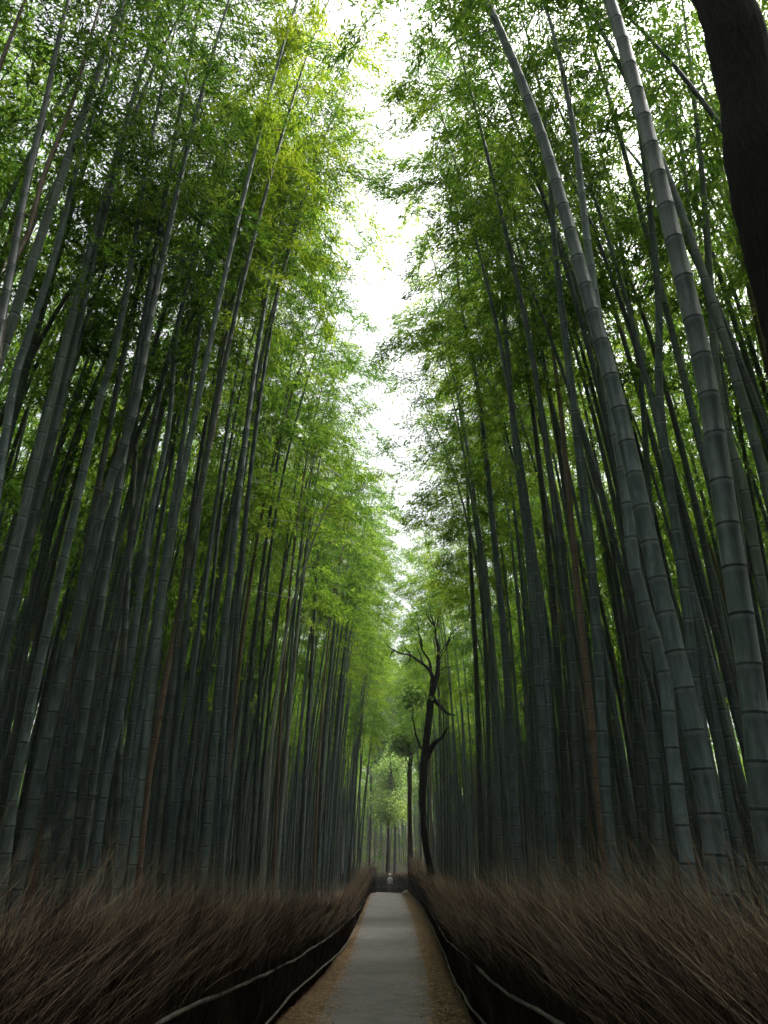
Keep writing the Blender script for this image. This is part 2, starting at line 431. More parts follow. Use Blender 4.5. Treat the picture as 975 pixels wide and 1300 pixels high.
fence(cross, -1, 'dark low brushwood fence closing off the far bend behind the person', 24000, lambda y: 1.75, .04, [('rail', cr_rail)])

# ------------------------------------------------------------------ bamboo
def culm_curve_pts(s, H, lean, arc, az, wob):
    """default culm: lean (m at top, linear), arc (m at tip, from s^3.2), az = azimuth of lean"""
    z = H*(s-.05*np.clip(s-.7, 0, 1)**1.6*3*min(1, arc/2.5))
    r = lean*s+arc*s**3.2
    x = r*math.cos(az)+wob[0]*np.sin(s*3.1+wob[1]); y = r*math.sin(az)+wob[2]*np.sin(s*2.7+wob[3])
    x = x-wob[0]*math.sin(wob[1]); y = y-wob[2]*math.sin(wob[3])
    return np.stack([x, y, z], -1)
def radius_at(s, r0): return r0*np.clip(1-.93*s**2.3, .05, 1)
def culm_mesh(name, cf, H, r0, mat, sides=9, smax=1.0, inter=(.24, .4)):
    S = []; ring = []; rad = []
    z = 0.0
    k = 0
    while z < H*smax:
        s = z/H; rr = float(radius_at(s, r0))
        g = min(.018, rr*.35)
        for dz, rg, m in ((-g*3.2, 0, 1.0), (-g*1.0, .5, 1.0), (-g*.25, 1, 1.055), (g*.25, 1, 1.06), (g*.7, 0, 1.0)):
            zz = z+dz
            if zz < 0: continue
            S.append(zz/H); ring.append(rg); rad.append(rr*m)
        z += random.uniform(.9, 1.1)*(inter[0]+(inter[1]-inter[0])*min(1, s*3))*(1 if s < .6 else .85)
    S = np.array(S); P = cf(S)
    V, F = tube(P, rad, sides)
    me = mesh_np(name, V, F, [mat], True, {'ring': np.repeat(ring, sides)})
    return me
def foliage_np(cf, H, s0, n_leaf, reach=1.35, droop=.55, leaf=(.085, .145), bias=None, step=.3, dens_top=1.0, smax=.995):
    """side branches in pairs at each node, sprays of hanging leaves on them"""
    br = []
    s = s0
    side = random.random()*6.28
    while s < smax:
        side += math.pi+random.gauss(0, .5)
        for k in range(2):
            az = side+(.5 if k else -.5)+random.gauss(0, .25)
            u = (s-s0)/(1-s0)
            L = reach*(.55+.75*math.sin(min(1, u*1.25+.12)*math.pi*.8))*random.uniform(.55, 1.25)*(1-.55*u**3)
            if u < .15 and random.random() < .5: continue
            br.append((s, az, L))
        s += step*random.uniform(.7, 1.3)/H
    n = len(br); S = np.array([b_[0] for b_ in br]); A = np.array([b_[1] for b_ in br]); L = np.array([b_[2] for b_ in br])
    P0 = cf(S)
    dirh = np.stack([np.cos(A), np.sin(A), np.zeros(n)], 1)
    if bias is not None: dirh[:, :2] += np.array(bias)*.35
    rise = RNG.uniform(.25, .75, n)
    def bp(k, t):   # position on branch k at t
        return P0[k]+dirh[k]*(L[k]*t)[:, None]+np.stack([np.zeros_like(t), np.zeros_like(t), L[k]*(rise[k]*t-(rise[k]*.5+droop)*t*t)], 1)
    # branches
    tt = np.array([0, .35, .7, 1.0]); acc = Acc()
    for k in range(n):
        kk = np.full(4, k); V, F = tube(bp(kk, tt), np.array([.008, .006, .004, .002]), 3); acc.add(V, F, 0)
    # leaves
    pk = L*RNG.gamma(1.1, 1.0, n); pk /= pk.sum()
    # sprays
    KL = 15; nsp = max(1, n_leaf//KL)
    kk = RNG.choice(n, nsp, p=pk); t = 1.08-RNG.random(nsp)**1.4*.85
    C = bp(kk, t)+RNG.normal(0, .10, (nsp, 3))*np.array([1, 1, .8])
    spd = dirh[kk]+RNG.normal(0, .55, (nsp, 3)); spd[:, 2] -= .45
    spd /= np.linalg.norm(spd, axis=1)[:, None]
    m = nsp*KL; ii = np.repeat(np.arange(nsp), KL)
    D = spd[ii]+RNG.normal(0, .42, (m, 3)); D[:, 2] -= .15; D /= np.linalg.norm(D, axis=1)[:, None]
    B = C[ii]+spd[ii]*RNG.uniform(-.22, .22, (m, 1))+RNG.normal(0, .04, (m, 3))
    LL = RNG.uniform(leaf[0], leaf[1], m)[:, None]; W = LL*RNG.uniform(.085, .13, (m, 1))
    sx = np.cross(D, RNG.normal(0, 1, (m, 3))); sx /= np.linalg.norm(sx, axis=1)[:, None]
    tip = B+D*LL; tip[:, 2] -= LL[:, 0]*.12
    mid = B+D*LL*.4
    V = np.stack([B, mid+sx*W, tip, mid-sx*W], 1).reshape(-1, 3)
    F = np.arange(m*4).reshape(-1, 4)
    tone = np.repeat(np.clip(RNG.normal(.5, .2, nsp)[ii]+RNG.normal(0, .1, m), 0, 1), 4)
    return acc, V, F, tone
def bamboo_parts(cf, H, r0, mat, s0, n_leaf, parent=None, sides=9, lm='leaf', **kw):
    c = culm_mesh('culm', cf, H, r0, mat, sides)
    out = [('culm', c)]
    if n_leaf:
        acc, V, F, tone = foliage_np(cf, H, s0, n_leaf, **kw)
        out.append(('branches', acc.mesh('branches', [mat])))
        out.append(('foliage', mesh_np('foliage', V, F, [M[lm]], False, {'tone': tone})))
    if parent is not None:
        for nm, me in out: obj(nm, me, parent)
    return out

# --- traced bamboos: (image points bottom to top), distance Y, radius, colour, height, foliage start, leaves, label
MAN = [
 # right grove
 ([(985,1150),(966,1031),(948,869),(920,685),(892,497),(872,402),(844,281),(806,120),(774,0)], 5.0, .083, 'blue', 17, .62, 5400, 'thickest pale blue-green bamboo, rising to the top edge on the right', 'thick pale bamboo'),
 ([(915,1150),(901.6,1031),(874,892),(841.6,754),(811.6,615),(786.5,500),(761,402),(721,251),(686,131),(636,0)], 6.2, .084, 'blue', 18, .6, 5400, 'second thickest blue-green bamboo, mottled, leaning inward over the right fence', 'mottled leaning bamboo'),
 ([(908,1000),(888,892),(874,777),(855,638),(837,500),(832,352),(797,125),(751,0)], 8.5, .062, 'blue', 18, .58, 5400, 'slim blue-green bamboo crossing close behind the two thickest culms on the right', 'crossing slim bamboo'),
 ([(886,1170),(869,1054),(855,938),(846,846),(811.6,721),(800,615),(785,520),(768,400),(752,280),(735,140)], 6.8, .062, 'blue', 16, .6, 3500, 'pale bamboo whose foot shows in front of the dry wisps of the right fence', 'pale-footed bamboo'),
 ([(1010,950),(966,731),(943,615),(911,500),(887,251),(859,50)], 8.6, .066, 'blue', 17, .6, 4000, 'blue-green bamboo curving up just right of the thickest bamboo', None),
 ([(772,1120),(763,1054),(747,892),(735,777),(721.6,615),(712,500),(706,452),(686,241)], 11.5, .062, 'brown', 15, .93, 300, 'dead brown bamboo standing among green ones in the right grove', 'dead brown bamboo'),
 ([(780,1120),(768,1008),(758.5,846),(744.7,685),(721.6,500),(700,330),(690,200)], 9.5, .068, 'blue', 18, .55, 5400, 'sturdy blue-green bamboo just right of the dead brown one', None),
 ([(708,1120),(698.5,1031),(685,869),(671,685),(655,546),(640,352),(622,176)], 12.5, .07, 'blue', 19, .52, 5400, 'blue-green bamboo with crisp dark rings left of the dead brown one', 'crisp-ringed bamboo'),
 ([(730,1120),(721.6,1031),(712,869),(698.5,685),(678,500),(660,380)], 13, .07, 'dark', 18, .5, 5400, 'dark green bamboo between the crisp-ringed one and the dead brown one', None),
 ([(660,1120),(652,1008),(641,823),(624.6,661),(606,500),(585,400),(570,281)], 15, .078, 'blue', 19.5, .52, 5400, 'grey-green bamboo that reaches the sky gap high above the right fence', 'grey-green bamboo'),
 ([(634,1110),(629,962),(620,777),(604,638),(583,500),(560,402),(538,317)], 18, .07, 'blue', 19.5, .985, 0, 'bare-topped slender bamboo ending in a broken tip in the sky gap', 'bare-topped bamboo'),
 ([(612,1110),(606,900),(598,740),(590,600),(575,470)], 22, .08, 'dark', 20, .55, 5400, 'dark bamboo just left of the bare-topped one', None),
 ([(866,1120),(850,1000),(835,800),(820,620),(812,497),(799,402),(786,301),(761,176),(726,50)], 11, .056, 'blue', 19, .5, 5400, 'slender bamboo arching left between the two thickest culms', None),
 ([(960,900),(935,700),(910,497),(887,377),(869,301),(857,201),(827,50)], 10, .06, 'blue', 18, .55, 5400, 'blue-green bamboo bowed beside the thickest one near the top right', None),
 ([(1000,850),(975,700),(942,497),(927,327),(912,201)], 13, .05, 'dark', 18, .5, 5400, 'thin dark bamboo seen just left of the leaning black trunk', 'thin trunk-side bamboo'),
 ([(820,1120),(812,1000),(806,860),(795,700),(780,560),(765,420)], 12, .07, 'dark', 19, .5, 5400, 'shaded dark bamboo in the middle of the right grove', 'shaded dark bamboo'),
 ([(745,1110),(738,960),(725,800),(715,690)], 14.5, .06, 'dark', 18, .5, 5400, 'dark bamboo half hidden behind the dead brown one', None),
 ([(840,1120),(828,960),(812,800),(800,690),(770,520)], 10.5, .075, 'blue', 18, .5, 5400, 'blue-green bamboo standing behind the mottled leaning one', None),
 # left grove
 ([(-75,1100),(-35,800),(10,497),(30,427),(65,327),(100,201),(136,105),(171,0)], 8, .066, 'blue', 18, .6, 5400, 'blue-green bamboo sweeping from the left edge up to the top left', 'sweeping bamboo'),
 ([(-105,1100),(-60,700),(0,337),(20,216),(40,126),(65,0)], 6.5, .066, 'dark', 17, .65, 4000, 'dark bamboo nearest the top left corner', 'corner bamboo'),
 ([(-85,1100),(-45,700),(0,342),(25,276),(45,201),(85,100),(115,0)], 7, .052, 'brown', 17, .65, 3000, 'thin brownish bamboo beside the dark one in the top left corner', None),
 ([(5,1110),(20,1002),(45,877),(75,751),(100,650),(130,525),(160,420),(200,200),(230,60)], 9.5, .072, 'blue', 18, .52, 5400, 'pale blue-green bamboo rising steeply near the left edge', 'steep pale bamboo'),
 ([(22,1120),(35,1053),(55,952),(85,827),(115,711),(136,626),(171,525),(200,380),(250,180),(300,20)], 8.8, .075, 'dark', 18, .52, 5400, 'thick dark green bamboo right beside the steep pale one at left', 'thick dark left bamboo'),
 ([(90,1120),(100,1053),(131,877),(151,776),(181,626),(206,500),(235,380),(262,250)], 11, .06, 'dark', 18.5, .5, 5400, 'almost black slim bamboo in the left grove front row', 'almost black bamboo'),
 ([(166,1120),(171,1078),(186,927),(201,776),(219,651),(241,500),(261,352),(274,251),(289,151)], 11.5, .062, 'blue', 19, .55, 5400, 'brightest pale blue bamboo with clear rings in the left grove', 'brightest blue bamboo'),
 ([(176,1110),(186,1003),(206,877),(226,766),(246,641),(274,500),(280,400),(286,281)], 12.5, .062, 'brown', 18, .6, 1800, 'tan brown bamboo just right of the brightest blue one', 'tan brown bamboo'),
 ([(122,1120),(131,1028),(151,927),(171,827),(191,676),(216,550),(226,430),(245,330),(265,200)], 11, .06, 'blue', 18.5, .52, 5400, 'blue-green bamboo between the almost black and brightest blue ones', None),
 ([(222,1120),(231,1028),(251,877),(271,776),(301,600),(330,400),(345,250)], 14, .058, 'dark', 19, .52, 5400, 'dark bamboo with pale rings right of the tan brown one', 'pale-ringed dark bamboo'),
 ([(275,1120),(285,900),(301,751),(322,575),(338,440)], 15, .062, 'blue', 19, .5, 5400, 'blue-grey bamboo right of the dark pale-ringed one', None),
 ([(335,1110),(346,950),(362,823),(376,761),(392,712),(408.5,664),(432,613),(447,585)], 16.5, .05, 'pale', 14.5, .985, 0, 'bleached pale dead bamboo leaning right with bare side twigs at its tip', 'bleached leaning bamboo'),
 ([(352,1110),(372,850),(385,720),(395,655),(408.5,611),(423.5,553)], 18.5, .045, 'pale', 16.5, .985, 0, 'thinner bleached bamboo behind the bare-twigged leaning one', None),
 ([(-8,1050),(40,760),(70,620),(115,487),(171,352),(216,251),(271,151),(327,70)], 12, .035, 'dark', 18, .93, 500, 'thin nearly black bamboo slanting across the others at upper left', 'slanting thin bamboo'),
 ([(140,1120),(150,1000),(158,800),(170,560),(171,452),(196,342),(226,201),(256,100)], 12, .064, 'dark', 19, .5, 5400, 'dark tall bamboo reaching high behind the slanting thin one', None),
 ([(402,1110),(412,940),(424,800),(432,700)], 30, .085, 'dark', 19, .55, 5000, 'dark bamboo under the low dense crown, nearest the path on the left', 'dark path-side bamboo'),
 ([(380,1110),(388,960),(398,800),(405,690)], 27, .08, 'dark', 19, .55, 5000, 'dark bamboo one step left of the dark path-side one', None),
 ([(55,1120),(70,980),(95,820),(125,650),(160,470),(190,330)], 10.5, .064, 'dark', 18, .52, 5400, 'dark bamboo between the thick dark one and the almost black one', None),
 ([(-40,1100),(-10,900),(30,720),(70,560),(110,400),(150,250)], 9, .07, 'dark', 18, .55, 5400, 'dark bamboo along the left edge behind the steep pale one', None),
 ([(300,1120),(312,930),(330,760),(352,600),(372,450)], 17, .06, 'dark', 19, .5, 5400, 'dark bamboo beside the bleached leaning one on its left', None),
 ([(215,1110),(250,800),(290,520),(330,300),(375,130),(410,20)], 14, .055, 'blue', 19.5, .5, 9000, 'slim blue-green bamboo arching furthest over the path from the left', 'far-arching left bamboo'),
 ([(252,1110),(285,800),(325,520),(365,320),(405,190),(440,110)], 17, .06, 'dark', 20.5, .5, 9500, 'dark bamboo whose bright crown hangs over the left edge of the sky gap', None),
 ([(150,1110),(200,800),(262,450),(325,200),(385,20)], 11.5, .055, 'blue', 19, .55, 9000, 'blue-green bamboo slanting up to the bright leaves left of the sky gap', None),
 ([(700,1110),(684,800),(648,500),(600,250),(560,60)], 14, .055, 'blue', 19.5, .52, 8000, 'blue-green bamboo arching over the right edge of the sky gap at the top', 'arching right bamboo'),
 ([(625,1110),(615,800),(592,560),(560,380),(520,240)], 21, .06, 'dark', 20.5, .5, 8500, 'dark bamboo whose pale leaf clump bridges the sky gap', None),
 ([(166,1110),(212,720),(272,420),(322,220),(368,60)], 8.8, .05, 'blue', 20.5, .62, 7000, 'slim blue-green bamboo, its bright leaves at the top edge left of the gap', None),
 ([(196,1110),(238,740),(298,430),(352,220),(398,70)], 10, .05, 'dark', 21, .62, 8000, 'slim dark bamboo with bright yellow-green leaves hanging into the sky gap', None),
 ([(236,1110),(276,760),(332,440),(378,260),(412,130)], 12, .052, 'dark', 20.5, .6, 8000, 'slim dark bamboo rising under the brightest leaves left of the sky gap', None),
 ([(738,1110),(720,800),(676,480),(622,240),(574,60)], 9.8, .05, 'dark', 20.5, .6, 9000, 'slim dark bamboo ending in leaves right of the sky gap, top edge', None),
 ([(704,1110),(688,800),(640,460),(590,240),(545,70)], 11.5, .05, 'blue', 21, .58, 9500, 'slim blue-green bamboo whose crown frames the right rim of the sky gap', None),
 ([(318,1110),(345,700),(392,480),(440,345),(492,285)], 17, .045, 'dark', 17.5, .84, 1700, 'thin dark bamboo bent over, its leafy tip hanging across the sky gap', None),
]
BAM = []   # (root, base xy, kind colour, side, landmark phrase)
def make_traced(pts, Yd, r0, colr, H, s0, nl, label, mark):
    P = np.array([on_plane(px, py, Yd) for px, py in pts])
    side = 1 if pts[0][0] > 490 else -1
    if side < 0 and Yd < 26: r0 *= .86
    # tip falls a little toward the camera side with height, adds depth to the lean
    down = P[1]-P[0]; down /= max(abs(down[2]), 1e-3)
    if P[0][2] > 0:
        zb = float(zg(P[0][0], Yd)); k = (P[0][2]-zb); B0 = P[0]-down*np.array([.8, 0, 1])*k
        zb = float(zg(B0[0], Yd)); B0[2] = zb-.05
    else: B0 = P[0]
    minx = 2.25 if side > 0 else -2.55
    pts3 = [B0]+list(P)
    T = P[-1]-P[-2]; T /= np.linalg.norm(T)
    # extend to full height with a growing arc toward the path
    L = sum(np.linalg.norm(pts3[i_+1]-pts3[i_]) for i_ in range(len(pts3)-1))
    rem = H-L
    if rem > .8 and nl:
        n = max(2, int(rem/1.4)); p = P[-1].copy()
        for i_ in range(n):
            T = T+np.array([-side*.06, 0, -.04-.02*i_]); T /= np.linalg.norm(T); p = p+T*rem/n; pts3.append(p.copy())
    elif not nl: H = L
    else: H = max(H, L)
    Q = catmull(pts3, 120)
    LL = np.concatenate([[0], np.cumsum(np.linalg.norm(np.diff(Q, axis=0), axis=1))]); LL /= LL[-1]
    Q[:, 1] += .25*np.sin(LL*2.2+Yd)*LL*2
    off = B0.copy(); Q = Q-off
    def cf(s):
        s = np.asarray(s, float); return np.stack([np.interp(s, LL, Q[:, k]) for k in range(3)], -1)
    t = thing('bamboo', off, label, 'bamboo', 'bamboos of the grove')
    bamboo_parts(cf, H, r0, M[colr], s0, nl, parent=t, sides=12, lm='leaf_backlit_tint' if ('bright' in label and 'left' in label or 'hanging' in label or 'bridges' in label or 'far-arching' in str(mark)) else 'leaf')
    if not nl:
        acc = Acc(); n_ = 8 if colr == 'pale' else 3
        for s in np.linspace(.66, .95, n_):
            p = cf(s); a = random.choice((0, math.pi))+random.gauss(0, .5); l_ = random.uniform(.6, 1.5)
            d = np.array([math.cos(a), math.sin(a), random.uniform(.15, .8)])
            V, F = tube(np.array([p, p+d*l_*.5, p+d*l_+np.array([0, 0, -.05])]), [.012, .008, .003], 4); obj('branch', mesh_np('branch', V, F, [M[colr]], True), t)
    BAM.append(dict(o=t, b=off, cf=cf, col=colr, side=side, mark=mark))
for a in MAN: make_traced(*a)

# --- variants to copy from
VAR = []
def make_variant(H, lean, arc, r0, leaves, reach, s0, leaf=(.10, .17), sides=9, step=.3):
    wob = [random.uniform(-.12, .12), random.random()*6, random.uniform(-.1, .1), random.random()*6]
    cf = lambda s: culm_curve_pts(np.asarray(s, float), H, lean, arc, 0.0, wob)
    return cf, bamboo_parts(cf, H, r0, M['blue'], s0, leaves, sides=sides, reach=reach, bias=(1, 0), leaf=leaf, step=step)
for k in range(10):
    H = random.uniform(16.5, 20)
    VAR.append(make_variant(H, random.uniform(.1, .7), random.uniform(1.0, 2.6), random.uniform(.042, .062), (6800 if k < 6 else 5200), random.uniform(1.1, 1.45), (.55+.03*(k%5)) if k < 6 else random.uniform(.66, .74), leaf=(.08, .14)))
VH = []
placed = [b_['b'][:2] for b_ in BAM]
def ok_pos(x, y, dmin):
    for q in placed:
        if (q[0]-x)**2+(q[1]-y)**2 < dmin*dmin: return False
    return True
def fence_x(side, y): return abs(xat(FL, y)) if side < 0 else xat(FR, y)
# edge of the sky gap (x reached by crowns) along the path
gapL = lambda y: float(np.interp(y, [0, 12, 18, 25, 32, 45, 60, 85], [-.95, -.9, -.85, -.1, .6, .5, .2, .1]))
gapR = lambda y: float(np.interp(y, [0, 12, 18, 25, 32, 60, 85], [-.2, 0, .3, 1.7, 2.2, 3.3, 3.6]))
cands = []
tries = 0
want = 250
while len(cands) < want and tries < 40000:
    tries += 1
    side = random.choice((-1, 1))
    y = random.uniform(5, 62) if random.random() < .75 else random.uniform(5, 14)
    off = .9+random.random()**1.6*(1.6+y*.14)
    x = side*(fence_x(side, y)+off)
    if y < 9 and abs(x) < 3.6: continue
    if side < 0 and y < 8.5: continue
    vx = project((x, y, 3.0))[0]
    if vx < -160 or vx > 1135: continue
    if not ok_pos(x, y, .42+.004*y): continue
    if side > 0 and y < 37 and vx < 604: continue
    hide = False
    for q in BAM[:len(MAN)]:
        if 'lx' not in q: q['lx'] = project(q['b']+q['cf'](.18))[0]
        if y < q['b'][1] and abs(vx-q['lx']) < (26 if q['col'] in ('brown', 'pale') else 11): hide = True; break
    if hide and random.random() < .93: continue
    if side < 0 and y < 18.5 and 326 < vx < 470: continue
    placed.append((x, y)); cands.append((x, y, side, off))
for (x, y, side, off) in cands:
    k = random.randrange(6, 10) if (y < 16 and random.random() < .8) else random.randrange(0, 8); cf, parts = VAR[k]
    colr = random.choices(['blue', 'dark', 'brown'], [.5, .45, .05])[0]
    t = bpy.data.objects.new('bamboo', None); t.empty_display_size = .2
    COL.objects.link(t)
    z = float(zg(x, y))-.04
    rz = (math.pi if side > 0 else 0)+random.gauss(0, .45)
    sc_ = random.uniform(.88, 1.08)
    # tilt so the crown comes just to the edge of the gap
    tip = cf(1.0)[0]*sc_*abs(math.cos(rz)) ; edge = gapL(y) if side < 0 else gapR(y)
    need = abs(x-edge)-(.6 if y < 22 else .95)-(off-.9)*.85+random.gauss(0, .22)
    tilt = max(-.05, min(.15, (need-tip)/(17*sc_)))+random.gauss(0, .008)
    t.location = (x, y, z); t.rotation_euler = (random.gauss(0, .015), side*-tilt, 0)
    t.rotation_mode = 'XYZ'
    t['category'] = 'bamboo'; t['group'] = 'bamboos of the grove'
    for nm, me in parts:
        o = bpy.data.objects.new(nm, me); COL.objects.link(o); o.parent = t
        o.rotation_euler = (0, 0, rz); o.scale = (sc_,)*3
        if nm in ('culm', 'branches'):
            o.material_slots[0].link = 'OBJECT'; o.material_slots[0].material = M[colr]
    BAM.append(dict(o=t, b=np.array([x, y, z]), col=colr, side=side, mark=None, off=off, lx=project((x, y, z+3.0))[0]))
# labels: counted off from the nearest traced landmark, in picture order
for b_ in BAM:
    if 'lx' not in b_: b_['lx'] = project(b_['b']+b_['cf'](.18))[0]
ORD = ['first', 'second', 'third', 'fourth', 'fifth', 'sixth', 'seventh', 'eighth', 'ninth', 'tenth', 'eleventh', 'twelfth', 'thirteenth', 'fourteenth', 'fifteenth', 'sixteenth', 'seventeenth', 'eighteenth', 'nineteenth', 'twentieth']
CN = {'blue': 'blue-green', 'dark': 'dark green', 'brown': 'dead brown', 'pale': 'bleached'}
marks = [b_ for b_ in BAM if b_['mark']]
for b_ in BAM:
    if b_['o'].get('label'): continue
    band = 'front' if b_['off'] < 2 else 'inner'
    m = min(marks, key=lambda q: abs(q['lx']-b_['lx'])+abs(q['b'][1]-b_['b'][1])*4+(1000 if q['side'] != b_['side'] else 0))
    b_['m'] = m; b_['dir'] = 'right' if b_['lx'] > m['lx'] else 'left'; b_['band'] = band
    b_['far'] = b_['b'][1] > 34
groups = {}
for b_ in BAM:
    if 'm' in b_: groups.setdefault((id(b_['m']), b_['dir'], b_['col'], b_['band'], b_['far']), []).append(b_)
for key, L_ in groups.items():
    L_.sort(key=lambda q: abs(q['lx']-q['m']['lx']))
    for n_, b_ in enumerate(L_):
        far = 'distant ' if b_['far'] else ''
        b_['o']['label'] = f"{far}{CN[b_['col']]} bamboo, {ORD[min(n_, 19)]} {b_['band']} one {b_['dir']} of the {b_['m']['mark']}"

# --- the rest of the grove: one object, instances on points
store = bpy.data.collections.new('grove_sources')
gv = []
for k in range(10):
    H = random.uniform(9, 12) if k in (6, 7) else random.uniform(16.5, 20); wob = [random.uniform(-.12, .12), random.random()*6, random.uniform(-.1, .1), random.random()*6]
    le, ar = random.uniform(.1, .6), random.uniform(.8, 2.6)
    cf = (lambda H, le, ar, wob: lambda s: culm_curve_pts(np.asarray(s, float), H, le, ar, 0.0, wob))(H, le, ar, wob)
    colm = [M['blue'], M['dark'], M['dark'], M['blue'], M['dark'], M['brown'] if k == 5 else M['blue']][min(k,5)]
    S = np.linspace(0, 1, 46); rads = radius_at(S, random.uniform(.05, .075))
    ringv = []; SS = []; RR = []
    for z in np.arange(.3, H, .42):
        for dz, rg in ((-.06, 0), (-.02, .5), (-.004, 1), (.012, 1), (.03, 0)):
            SS.append((z+dz)/H); ringv.append(rg)
    SS = np.array([0]+SS); ringv = [0]+ringv
    V1, F1 = tube(cf(SS), radius_at(SS, random.uniform(.05, .075)), 7)
    acc, V2, F2, tone = foliage_np(cf, H, (.06 if k in (6, 7) else random.uniform(.44, .58)), (4200 if k in (6, 7) else 2500 if k < 6 else 900), reach=random.uniform(1.3, 1.7), leaf=(.11, .19), step=.42)
    V = np.concatenate([V1, V2]); F = np.concatenate([F1, F2+len(V1)])
    mi = np.concatenate([np.zeros(len(F1)), np.ones(len(F2))])
    me = mesh_np('grove_source', V, F, [colm, M['leaf']], False, {'ring': np.concatenate([np.repeat(ringv, 7), np.zeros(len(V2))]), 'tone': np.concatenate([np.zeros(len(V1)), tone])}, mi)
    so = bpy.data.objects.new('grove_source_%02d' % k, me); store.objects.link(so)
pts = []; rot = []; scl = []
vid = []
def add_stuff(x, y, dmin=.5, s=None, low=False, slim=False):
    if not ok_pos(x, y, dmin): return
    placed.append((x, y)); pts.append((x, y, float(zg(x, y))-.05))
    rot.append((random.gauss(0, .02), random.gauss(0, .03), (math.pi if x > 0 else 0)+random.gauss(0, .8))); scl.append(s or random.uniform(.85, 1.12)); vid.append(random.choice((8, 9)) if slim else random.choice((6, 7)) if low else random.randrange(6))
for _ in range(5200):
    side = random.choice((-1, 1)); y = random.uniform(-11, 88); a = random.random()**1.3*23
    if y < 0 and a > 12: continue
    if y > 66 and a < 2.2: continue
    x = side*(2.4+a)
    if 0 <= y < 9 and a < (4.5 if y < 6.5 else 2.2): continue
    if side > 0 and 0 < y < 37 and project((x, y, 3.0))[0] < 604: continue
    if 6 < y < 62 and a < 1.2+y*.1: continue
    add_stuff(x, y, .66 if a < 9 else 1.35)
for _ in range(900):
    x = random.uniform(-30, 30); y = random.uniform(90, 128)
    if abs(x) < 16 and y < 109: continue
    add_stuff(x, y, .8, random.uniform(.7, 1.0))
for _ in range(2600):
    side = random.choice((-1, 1)); y = random.uniform(7, 86); a = 1.6+random.random()*13
    x = side*(2.4+a)
    if y < 62 and a < 1.4+y*.08: continue
    if side > 0 and y < 37 and project((x, y, 3.0))[0] < 604: continue
    add_stuff(x, y, .5, random.uniform(.8, 1.05), slim=True)
for _ in range(1100):
    k = random.random()
    if k < .6: x, y = random.choice((-1, 1))*random.uniform(25, 34), random.uniform(-8, 125)
    else: x, y = random.uniform(-34, 34), random.uniform(126, 138)
    add_stuff(x, y, .9, random.uniform(.8, 1.15), True)
for _ in range(120):
    add_stuff(random.uniform(-26, 26), random.uniform(-26, -14), .9, random.uniform(.8, 1.15), True)
for _ in range(130):
    x, y = random.uniform(-14, 14), random.uniform(112, 127)
    add_stuff(x, y, .7, random.uniform(.25, .55), True)
print('grove instances', len(pts), 'individual', len(BAM))
me = bpy.data.meshes.new('bamboo_grove'); me.from_pydata(pts, [], [])
a = me.attributes.new('rot', 'FLOAT_VECTOR', 'POINT'); a.data.foreach_set('vector', np.array(rot, np.float32).ravel())
a = me.attributes.new('scl', 'FLOAT', 'POINT'); a.data.foreach_set('value', np.array(scl, np.float32))
a = me.attributes.new('vid', 'INT', 'POINT'); a.data.foreach_set('value', np.array(vid, np.int32))
gro = obj('bamboo_grove', me); gro['kind'] = 'stuff'
gro['label'] = 'dense mass of bamboos filling the depth of the grove on both sides'; gro['category'] = 'bamboo grove'
ng = bpy.data.node_groups.new('grove', 'GeometryNodeTree')
ng.interface.new_socket('Geometry', in_out='INPUT', socket_type='NodeSocketGeometry')
ng.interface.new_socket('Geometry', in_out='OUTPUT', socket_type='NodeSocketGeometry')
gi = ng.nodes.new('NodeGroupInput'); go = ng.nodes.new('NodeGroupOutput')
ci = ng.nodes.new('GeometryNodeCollectionInfo'); ci.inputs['Collection'].default_value = store
ci.inputs['Separate Children'].default_value = True; ci.inputs['Reset Children'].default_value = True
ip = ng.nodes.new('GeometryNodeInstanceOnPoints'); ip.inputs['Pick Instance'].default_value = True
na = ng.nodes.new('GeometryNodeInputNamedAttribute'); na.data_type = 'FLOAT_VECTOR'; na.inputs['Name'].default_value = 'rot'
nb = ng.nodes.new('GeometryNodeInputNamedAttribute'); nb.data_type = 'FLOAT'; nb.inputs['Name'].default_value = 'scl'
nv = ng.nodes.new('GeometryNodeInputNamedAttribute'); nv.data_type = 'INT'; nv.inputs['Name'].default_value = 'vid'
ng.links.new(nv.outputs['Attribute'], ip.inputs['Instance Index'])
ng.links.new(gi.outputs[0], ip.inputs['Points']); ng.links.new(ci.outputs[0], ip.inputs['Instance'])
ng.links.new(na.outputs['Attribute'], ip.inputs['Rotation']); ng.links.new(nb.outputs['Attribute'], ip.inputs['Scale'])
ng.links.new(ip.outputs[0], go.inputs[0])
md = gro.modifiers.new('grove', 'NODES'); md.node_group = ng

